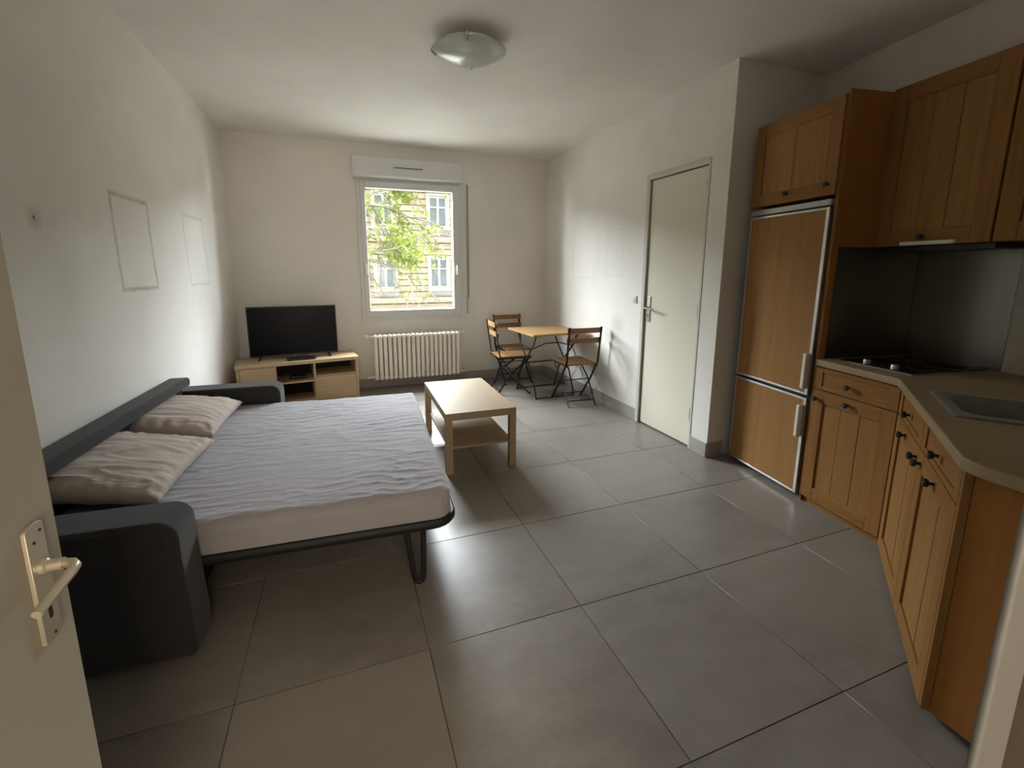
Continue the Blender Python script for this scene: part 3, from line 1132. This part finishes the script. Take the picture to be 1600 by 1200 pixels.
def panel_door(parent, q0, q1, z0, z1, name='door', splits=3, px=0.0, rail=.062, knobs=()):
    """framed door in the local plane x=px (front faces -x); boards set back in the frame"""
    t = .02
    mb = MB()
    mb.box(px - t, px, q0, q0 + rail, z0, z1, 0)
    mb.box(px - t, px, q1 - rail, q1, z0, z1, 0)
    mb.box(px - t + .0006, px, q0 + rail, q1 - rail, z1 - rail, z1, 1)
    mb.box(px - t + .0006, px, q0 + rail, q1 - rail, z0, z0 + rail, 1)
    d = mb.obj(name, [M['oak_v'], M['oak_h']], parent, .0025)
    a, b = q0 + rail - .004, q1 - rail + .004
    n = splits
    for i in range(n):
        u0, u1 = a + (b - a) * i / n, a + (b - a) * (i + 1) / n
        MB().box(px - t + .009 - .0012 * (i % 2), px - .004, u0 + .0008, u1 - .0008, z0 + rail - .004, z1 - rail + .004).obj('panel', M['oak_panel'], d, .0015)
    for (q, z) in knobs:
        knob(d, px - t, q, z)
    return d


def drawer_front(parent, q0, q1, z0, z1, px=0.0, knobs=()):
    t = .02
    r = .05
    mb = MB()
    mb.box(px - t, px, q0, q0 + r, z0, z1, 0)
    mb.box(px - t, px, q1 - r, q1, z0, z1, 0)
    mb.box(px - t + .0006, px, q0 + r, q1 - r, z1 - .022, z1, 1)
    mb.box(px - t + .0006, px, q0 + r, q1 - r, z0, z0 + .022, 1)
    d = mb.obj('drawer', [M['oak_v'], M['oak_h']], parent, .0025)
    MB().box(px - t + .006, px - .004, q0 + r - .004, q1 - r + .004, z0 + .018, z1 - .018).obj('panel', M['oak_h'], d, .0015)
    for (q, z) in knobs:
        knob(d, px - t, q, z)
    return d


# refrigerator (local x = into the wall, y = left along the run)
fr = thing('refrigerator', 'tall wood-fronted fridge freezer with pale metal edges', 'refrigerator', K0, KROT)
Q0, Q1 = .005, .565
box('body', M['steel_grey'], fr, .035, .555, Q0 + .004, Q1 - .004, .03, 1.66, .004)
for (z0, z1) in ((.03, .600), (.618, 1.632)):
    mb = MB()
    w_ = .012
    mb.box(-.022, .03, Q0, Q0 + w_ + .008, z0, z1)
    mb.box(-.022, .03, Q1 - w_, Q1, z0, z1)
    mb.box(-.022, .03, Q0 + w_ + .008, Q1 - w_, z1 - w_, z1)
    mb.box(-.022, .03, Q0 + w_ + .008, Q1 - w_, z0, z0 + w_)
    dd = mb.obj('door', M['alu'], fr, .002)
    MB().box(-.018, .028, Q0 + w_ + .008, Q1 - w_, z0 + w_, z1 - w_).obj('wood_panel', M['fridge_wood'], dd)
for (z0, z1, qq) in ((.655, .855, .022), (.372, .560, .026)):
    MB().box(-.052, -.020, qq - .012, qq + .012, z0, z1).obj('door_handle', M['handle_white'], fr, .007)
box('top_grille', M['steel_grey'], fr, -.024, .06, Q0 - .004, Q1, 1.640, 1.672, .003)
for k in range(6):
    MB().box(-.0255, -.022, Q0 + .012, Q1 - .014, 1.6445 + k * .0042, 1.6465 + k * .0042).obj('grille_slot', M['alu'], fr)
box('plinth', M['dark'], fr, .04, .06, Q0, Q1, 0, .03)
for yy in (.04, .53):
    MB().lathe([(.018, 0), (.018, .03)], (.1, yy, 0), n=10).obj('foot', M['dark'], fr)

# tall side panel
t = thing('kitchen_side_panel', 'tall brown wood panel between the refrigerator and the worktop', 'panel', K0, KROT)
box('panel', M['oak_side'], t, 0.0, .57, -.020, -.001, 0.0, 2.19, .001)
box('edge_strip', M['oak_v'], t, -.004, 0.0, -.020, -.001, 0.0, 2.19, .001)

# cabinet above the fridge
t = thing('overhead_cabinet', 'oak flap cabinet above the refrigerator', 'cabinet', K0, KROT)
box('carcass', M['oak_side'], t, 0.002, .57, .002, .573, 1.695, 2.172)
panel_door(t, -.006, .572, 1.692, 2.172, 'door', 2, 0.0, .07, knobs=[(.293, 1.74), (.033, 1.747)])
# wall cabinets
t = thing('overhead_cabinet', 'large oak wall cabinet over the hob with a pale hood strip beneath', 'cabinet', K0, KROT)
box('carcass', M['oak_side'], t, .27, .57, -.512, -.024, 1.43, 2.197)
panel_door(t, -.515, -.0225, 1.428, 2.198, 'door', 3, .27, .075, knobs=[(-.255, 1.466)])
t = thing('overhead_cabinet', 'oak wall cabinet cut off by the right edge of the view', 'cabinet', K0, KROT)
box('carcass', M['oak_side'], t, .27, .57, -1.01, -.527, 1.43, 2.197)
panel_door(t, -1.012, -.524, 1.428, 2.198, 'door', 3, .27, .075, knobs=[(-.77, 1.466)])
# slim hood
t = thing('range_hood', 'slim pull-out cooker hood under the wall cabinet', 'range hood', K0, KROT)
box('hood_body', M['pewter'], t, .30, .56, -.51, -.026, 1.402, 1.428, .003)
box('pull_strip', M['handle_white'], t, .232, .262, -.392, -.166, 1.428, 1.446, .003)

# base cabinet beside the fridge
WZ, WT = .832, .036
t = thing('base_cabinet', 'oak base cabinet with one drawer beside the refrigerator', 'cabinet', K0, KROT)
box('carcass', M['oak_side'], t, .002, .55, -.465, -.024, .045, WZ - WT)
box('plinth', M['oak_h'], t, .012, .03, -.475, -.024, 0, .045)
drawer_front(t, -.463, -.023, .672, .790, knobs=[(-.226, .723)])
panel_door(t, -.463, -.023, .045, .668, 'door', 3, 0.0, .07, knobs=[(-.055, .620), (-.232, .633)])

# diagonal pair of base cabinets
C1, C2 = Vector((2.745, -.757, 0)), Vector((1.940, -1.345, 0))
DLn = (C1 - C2).length
ydir = (C1 - C2).normalized()
DROT = math.atan2(-ydir.x, ydir.y)
xdir = Vector((ydir.y, -ydir.x, 0))


def Dg(p, q):
    return C2 + xdir * p + ydir * q


half = DLn / 2
for k in (1, 0):
    q0, q1 = k * half + .002, (k + 1) * half - .002
    t = thing('base_cabinet', ['angled oak base cabinet at the near end, by the doorway', 'angled oak base cabinet in the middle, beside the drawer unit'][k], 'cabinet', C2, DROT)
    if k == 1:
        poly = [(.002, q0), (.44, q0), (.44, q1 - .20), (.002, q1 - .004)]
    else:
        e = Vector((1.935, -1.79, 0)) - C2
        f_ = Vector((2.30, -1.79, 0)) - C2
        poly = [(.002, .022), (.002, q1), (.30, q1), (f_.dot(xdir), f_.dot(ydir)), (e.dot(xdir) + .03, e.dot(ydir) + .03)]
    MB().prism(poly, .045, .66).obj('carcass', M['oak_side'], t)
    if k == 1:
        MB().box(.03, .045, q0, q1 - .03, 0, .045).obj('plinth', M['oak_h'], t)
    dq0 = q0 + (.02 if k == 0 else 0)
    dq1 = q1 - (.012 if k == 1 else 0)
    mid = (dq0 + dq1) / 2
    drawer_front(t, dq0, dq1, .672, .790, knobs=[(mid, .728)])
    kn = [(dq0 + .035, .625), (mid + .03, .632)] if k == 1 else [(dq1 - .035, .625), (mid, .632)]
    panel_door(t, dq0, dq1, .02, .668, 'door', 3, 0.0, .07, knobs=kn)
    if k == 0:
        e = Vector((1.925, -1.79, 0))
        dd = (e - C2).normalized()
        nn_ = Vector((-dd.y, dd.x, 0)) * .018
        pts = [C2 - ydir * -.0 , e, e + nn_, C2 + nn_]
        # visible end panel turned towards the doorway, in the cabinet's own frame
        loc = [((p - C2).dot(xdir), (p - C2).dot(ydir)) for p in pts]
        MB().prism(loc, .03, WZ - WT).obj('end_panel', M['oak_side'], t, .001)
        MB().prism([(-.02, .0), (.0, .0), (.0, .018), (-.02, .018)], .03, WZ - WT).obj('corner_post', M['oak_v'], t, .002)
        fl_ = [C2 + dd * .36, C2 + dd * .36 + nn_ * 2, C2 + dd * .40 + nn_ * 2, C2 + dd * .40]
        MB().prism([((p - C2).dot(xdir), (p - C2).dot(ydir)) for p in fl_], 0, .03).obj('foot', M['birch'], t)
        MB().prism([(.05, .05), (.05, q1), (.065, q1), (.065, .05)], 0, .045).obj('plinth', M['oak_h'], t)

# worktop with the sink cut-out
SA0, SA1, SB0, SB1 = .100, .49, .06, .44   # sink in (p,q) of the diagonal frame


def wpt(v):
    return (v.x, v.y)


SQ0 = (Vector((2.268, -1.137, 0)) - C2).dot(ydir)
SP0 = (Vector((2.268, -1.137, 0)) - C2).dot(xdir)
SQ1 = (Vector((2.574, -.917, 0)) - C2).dot(ydir)
SP1 = SP0 + .37
outer = [wpt(K(-.022, -.022)), wpt(Vector((2.700, -.742, 0))), wpt(Vector((1.884, -1.335, 0))), (1.868, -1.36), (1.858, -1.40), (1.852, -1.798),
         (3.40, -1.798), wpt(K(KP - .002, -1.38)), wpt(K(KP - .002, -.022))]
outer[6] = wpt(K(KP - .002, -1.42))
wk = thing('worktop', 'beige laminate kitchen worktop with an angled front', 'worktop')


def poly_hole(outer, hole, z0, z1):
    o3 = [Vector((*p, 0)) for p in outer]
    h3 = [Vector((*p, 0)) for p in hole] if hole else []
    tri = tessellate_polygon([o3, h3] if hole else [o3])
    allp = o3 + h3
    mb = MB()
    n = len(allp)
    v = [(p.x, p.y, z1) for p in allp] + [(p.x, p.y, z0) for p in allp]
    fs = [tuple(t) for t in tri] + [tuple(i + n for i in t[::-1]) for t in tri]
    no = len(o3)
    fs += [(i, (i + 1) % no, (i + 1) % no + n, i + n) for i in range(no)]
    nh = len(h3)
    fs += [(no + i, no + (i + 1) % nh, no + (i + 1) % nh + n, no + i + n) for i in range(nh)]
    return mb.add(v, fs)


hole = [wpt(Dg(SP0 + .015, SQ0 + .015)), wpt(Dg(SP1 - .015, SQ0 + .015)), wpt(Dg(SP1 - .015, SQ1 - .015)), wpt(Dg(SP0 + .015, SQ1 - .015))]
poly_hole(outer, hole, WZ - WT, WZ).obj('worktop_slab', M['worktop'], wk, .006, smooth=20)
# sink
sk = thing('sink', 'grey rectangular inset sink at the right edge', 'sink', C2, DROT)


def rr(p0, p1, q0, q1, r, n=6):
    out = []
    for (cx1, cy1, a0) in ((p1 - r, q1 - r, 0), (p0 + r, q1 - r, 90), (p0 + r, q0 + r, 180), (p1 - r, q0 + r, 270)):
        for k in range(n + 1):
            a = R(a0 + 90 * k / n)
            out.append((cx1 + r * math.cos(a), cy1 + r * math.sin(a)))
    return out


loops = [(rr(SP0, SP1, SQ0, SQ1, .012), WZ + .001), (rr(SP0, SP1, SQ0, SQ1, .012), WZ + .006), (rr(SP0 + .006, SP1 - .006, SQ0 + .006, SQ1 - .006, .012), WZ + .008),
         (rr(SP0 + .035, SP1 - .03, SQ0 + .035, SQ1 - .035, .05), WZ + .007), (rr(SP0 + .042, SP1 - .037, SQ0 + .042, SQ1 - .042, .05), WZ - .004),
         (rr(SP0 + .055, SP1 - .05, SQ0 + .055, SQ1 - .055, .05), WZ - .12), (rr(SP0 + .09, SP1 - .085, SQ0 + .09, SQ1 - .09, .04), WZ - .14)]
mb = MB()
n = len(loops[0][0])
v = [(p[0], p[1], z) for lp, z in loops for p in lp]
fs = [(i * n + k, i * n + (k + 1) % n, (i + 1) * n + (k + 1) % n, (i + 1) * n + k) for i in range(len(loops) - 1) for k in range(n)]
fs.append(tuple(range((len(loops) - 1) * n, len(loops) * n)))
mb.add(v, fs)
mb.obj('basin', M['sink'], sk, smooth=30, fix=False)
MB().lathe([(.028, 0), (.028, .003), (.018, .004)], ((SP0 + SP1) / 2, (SQ0 + SQ1) / 2, WZ - .14), n=18).obj('drain', M['chrome'], sk)
# hob
hb_ = thing('hob', 'black glass hob with two pale knobs in the worktop', 'hob', K0, KROT)
MB().box(.075, .535, -.425, -.075, WZ, WZ + .008).obj('hob_glass', M['black_glass'], hb_, .002)
MB().box(.070, .540, -.430, -.070, WZ, WZ + .004).obj('hob_rim', M['steel_grey'], hb_, .001)
for q in (-.19, -.325):
    MB().lathe([(.017, WZ + .008), (.017, WZ + .020), (.0145, WZ + .026), (.004, WZ + .027)], (.112, q, 0), n=16).obj('knob', M['alu'], hb_)
for (p, q, r) in ((.24, -.17, .07), (.42, -.17, .055), (.25, -.34, .055), (.42, -.34, .075)):
    MB().lathe([(r, WZ + .008), (r, WZ + .0084), (r - .003, WZ + .0084), (r - .003, WZ + .008)], (p, q, 0), n=36).obj('cooking_zone', M['steel_grey'], hb_)

# steel splashbacks
sp_ = thing('splashback', 'brushed steel splashback around the hob corner', 'splashback', K0, KROT)
MB().box(.034, KP - .008, -.0235, -.0205, WZ + .002, 1.425).obj('steel_panel', M['steel'], sp_)
MB().box(KP - .006, KP - .002, -.452, -.0205, WZ + .002, 1.425).obj('steel_panel', M['steel'], sp_)
M['reflection_steel'] = mat('steel_window_reflection', (0.62, 0.59, 0.52), (0.5, 0.47, 0.41), rough=.5, metal=.25, scale=5)  # lighter base colour stands in for a reflection of the window
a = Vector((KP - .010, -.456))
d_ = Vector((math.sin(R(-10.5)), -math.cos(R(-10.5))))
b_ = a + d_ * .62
MB().prism([(a.x, a.y), (b_.x, b_.y), (b_.x + .003, b_.y), (a.x + .003, a.y)], WZ + .002, 1.425).obj('steel_panel', M['reflection_steel'], sp_)

# ------------------------------------------------------------------ outside
gr = MB().box(-40, 50, EY, 60, -4.2, -4.0).obj('ground', M['paving_bounce'])
tag(gr, 'street below the window', 'street', kind='structure')
bl = thing('apartment_building', 'cream stone apartment building seen through the window', 'building', (0, 22, -4))
BX0, BX1, BHt = -45.0, 48.0, 10.2  # unseen roof line kept low so sky light reaches the room
cols = [2.55 + 2.80 * k for k in range(-6, 7)]
fls = [.30 + 4 + 3.17 * j for j in range(-1, 2)]
WW, WH = .98, 1.55
MB().box(BX0, BX1, .10, 6, 0, BHt).obj('wall', M['stone'], bl)
mb = MB()
ch = .317
z = 0.0
while z < BHt - .1:
    z1 = z + ch - .045
    # spans free of window openings
    holes = []
    for fz in fls:
        if z1 > fz - .02 and z < fz + WH + .02:
            holes = [(c_ - WW / 2 - .02, c_ + WW / 2 + .02) for c_ in cols]
    x = BX0
    for (h0, h1) in holes + [(BX1, BX1)]:
        if h0 > x:
            mb.box(x, h0, random.uniform(-.012, .0), .11, z, z1)
        x = h1
    z += ch
o = mb.obj('stone_courses', M['stone'], bl, smooth=0)
o['kind'] = 'stuff'
for j, fz in enumerate(fls):
    for i, cxx in enumerate(cols):
        wn_ = rect_ring(cxx - WW / 2 - .12, cxx + WW / 2 + .12, fz - .05, fz + WH + .14, .12, -.06, .05).obj('window_surround', M['stone_pale'], bl)
        mb = rect_ring(cxx - WW / 2, cxx + WW / 2, fz, fz + WH, .075, .01, .09)
        mb.box(cxx - .05, cxx + .05, .0, .09, fz, fz + WH)
        mb.box(cxx - WW / 2, cxx + WW / 2, .01, .09, fz + .98, fz + 1.03)
        w_o = mb.obj('window', M['far_frame'], bl)
        for sx in (-1, 1):
            for (a_, b2) in ((fz + .075, fz + .98), (fz + 1.03, fz + WH - .075)):
                MB().box(cxx + sx * .05, cxx + sx * (WW / 2 - .075), .05, .06, a_, b2).obj('pane', M['far_glass'], w_o)
        MB().box(cxx - WW / 2 - .22, cxx + WW / 2 + .22, -.18, .05, fz - .17, fz - .05).obj('sill', M['stone_pale'], bl)
        MB().box(cxx - WW / 2 - .12, cxx + WW / 2 + .12, -.03, .05, fz - .40, fz - .17).obj('apron_panel', M['grey_stone'], bl)
for fz in fls:
    MB().prism([(.05, fz - .78), (-.07, fz - .78), (-.16, fz - .62), (-.16, fz - .55), (.05, fz - .50)], BX0, BX1, axis='x').obj('cornice', M['stone_pale'], bl)
MB().prism([(.3, BHt), (-.4, BHt), (-.5, BHt + .12), (.3, BHt + .12)], BX0, BX1, axis='x').obj('roof_edge', M['grey_stone'], bl)

# street tree
TX, TY = -.6, 9.3
tr = thing('street_tree', 'street tree with fresh yellow-green leaves outside the window', 'tree', (TX, TY, -4))
mb = MB()
mb.tube([(0, 0, 0), (.05, .05, 1.5), (-.05, 0, 3.2), (.1, .1, 5.0), (.3, .1, 7.2), (.5, 0, 9.2)], [.17, .15, .13, .11, .08, .03], 10)
mb.obj('trunk', M['bark'], tr)
random.seed(21)
tips = []


def branch(p0, d0, L_, r0, name='branch', depth=0, sink=None, droop=0.0):
    pts = [Vector(p0)]
    d = Vector(d0).normalized()
    n = 9
    for k in range(n):
        d = (d + Vector((random.uniform(-.16, .16), random.uniform(-.16, .16), random.uniform(-.16, .16) - droop))).normalized()
        pts.append(pts[-1] + d * L_ / n)
    sink.tube(pts, [r0 * (1 - .8 * k / n) for k in range(n + 1)], 5)
    for k in range(2 if depth == 0 else 1, n + 1):
        tips.append((pts[k], depth))
    if depth < 2:
        for k in range(2, n + 1):
            for rep in range(2 if depth == 0 else 1):
                dd = (d + Vector((random.uniform(-.9, .9), random.uniform(-.6, .6), random.uniform(-.9, .8)))).normalized()
                branch(pts[k], dd, L_ * random.uniform(.25, .42), r0 * .42, 'branch', depth + 1, sink, droop + .02)


mains = [((.0, 0, 5.0), (.85, -.1, .30), 2.7), ((.05, 0, 5.6), (.85, -.1, .25), 2.9), ((.1, 0, 6.2), (.9, 0, .10), 3.0), ((.12, 0, 6.7), (.9, -.05, .12), 2.9),
         ((.2, 0, 7.2), (.8, .1, .4), 2.6), ((-.1, 0, 5.5), (-.8, .2, .5), 2.5), ((-.1, 0, 6.5), (-.7, -.3, .6), 2.3), ((.3, 0, 7.8), (.3, .4, .9), 2.0)]
for (p0, d0, L_) in mains:
    mb = MB()
    branch(p0, d0, L_, .045, 'branch', 0, mb, .03)
    mb.obj('branch', M['bark'], tr, smooth=60)
mb = MB()
for (p, dp) in tips:
    wx, wz = p.x + TX, p.z - 4
    k = 1 if random.random() < (.17 if dp else .08) else 0
    if wz < 1.45 and .5 < wx < 2.8 and random.random() < .9:
        continue
    # the crown's denser strand
    if 1.55 < wx < 2.1 and random.random() < .55:
        k += 1
    for _ in range(k):
        c_ = p + Vector((random.gauss(0, .10), random.gauss(0, .10), random.gauss(0, .10)))
        s_ = random.uniform(.035, .075)
        nrm = Vector((random.uniform(-1, 1), random.uniform(-1, 1), random.uniform(-.3, 1))).normalized()
        u = nrm.orthogonal().normalized()
        u.rotate(Matrix.Rotation(random.uniform(0, 6.28), 3, nrm))
        vv = nrm.cross(u)
        bend = nrm * s_ * .25
        pts = [c_ - u * s_, c_ - u * s_ * .3 + vv * s_ * .55 + bend, c_ + u * s_ * .45 + vv * s_ * .5 + bend, c_ + u * s_ * 1.1, c_ + u * s_ * .45 - vv * s_ * .5 + bend, c_ - u * s_ * .3 - vv * s_ * .55 + bend]
        mb.add(pts, [(0, 1, 2, 3), (0, 3, 4, 5)])
# unseen leaves added right of the view to shade the left wall
random.seed(5)
for _ in range(1100):
    q_ = Vector((random.gauss(6.0, 1.15), random.gauss(0, 1.0), random.gauss(8.3, 1.5)))
    if q_.x < 3.9 or q_.z < 4.8:
        continue
    s_ = random.uniform(.09, .17)
    nrm = Vector((random.uniform(-1, 1), random.uniform(-1, 1), random.uniform(-.5, 1))).normalized()
    u = nrm.orthogonal().normalized()
    vv = nrm.cross(u)
    mb.add([q_ - u * s_, q_ + vv * s_ * .6, q_ + u * s_, q_ - vv * s_ * .6], [(0, 1, 2, 3)])
o = mb.obj('foliage', M['leaf'], tr, smooth=0, fix=False)
o['kind'] = 'stuff'

# glowing door shape added unseen behind the viewer as warm fill light
def glow_mat(name, col, strength):
    m, nt, b = newmat(name)
    b.inputs['Base Color'].default_value = (*col, 1)
    b.inputs['Emission Color'].default_value = (*col, 1)
    b.inputs['Emission Strength'].default_value = strength
    return m


M['fill_glow'] = glow_mat('fill_light_glass', (1.0, .85, .66), FILL_L)
d3 = thing('fill_door', 'glowing glazed door shape added unseen behind the viewer as warm fill light', 'door', (.40, -3.8, 0), kind='structure')
rect_ring(-.62, .62, 0, 2.25, .07, .0, .06, wb=.30).obj('door_frame', M['trim_paint'], d3, .004)
for q0_, q1_ in ((-.55, -.02), (.02, .55)):
    MB().box(q0_, q1_, .02, .03, .30, 2.18).obj('glow_panel', M['fill_glow'], d3)
MB().box(-.02, .02, .0, .05, .30, 2.18).obj('mullion', M['trim_paint'], d3)
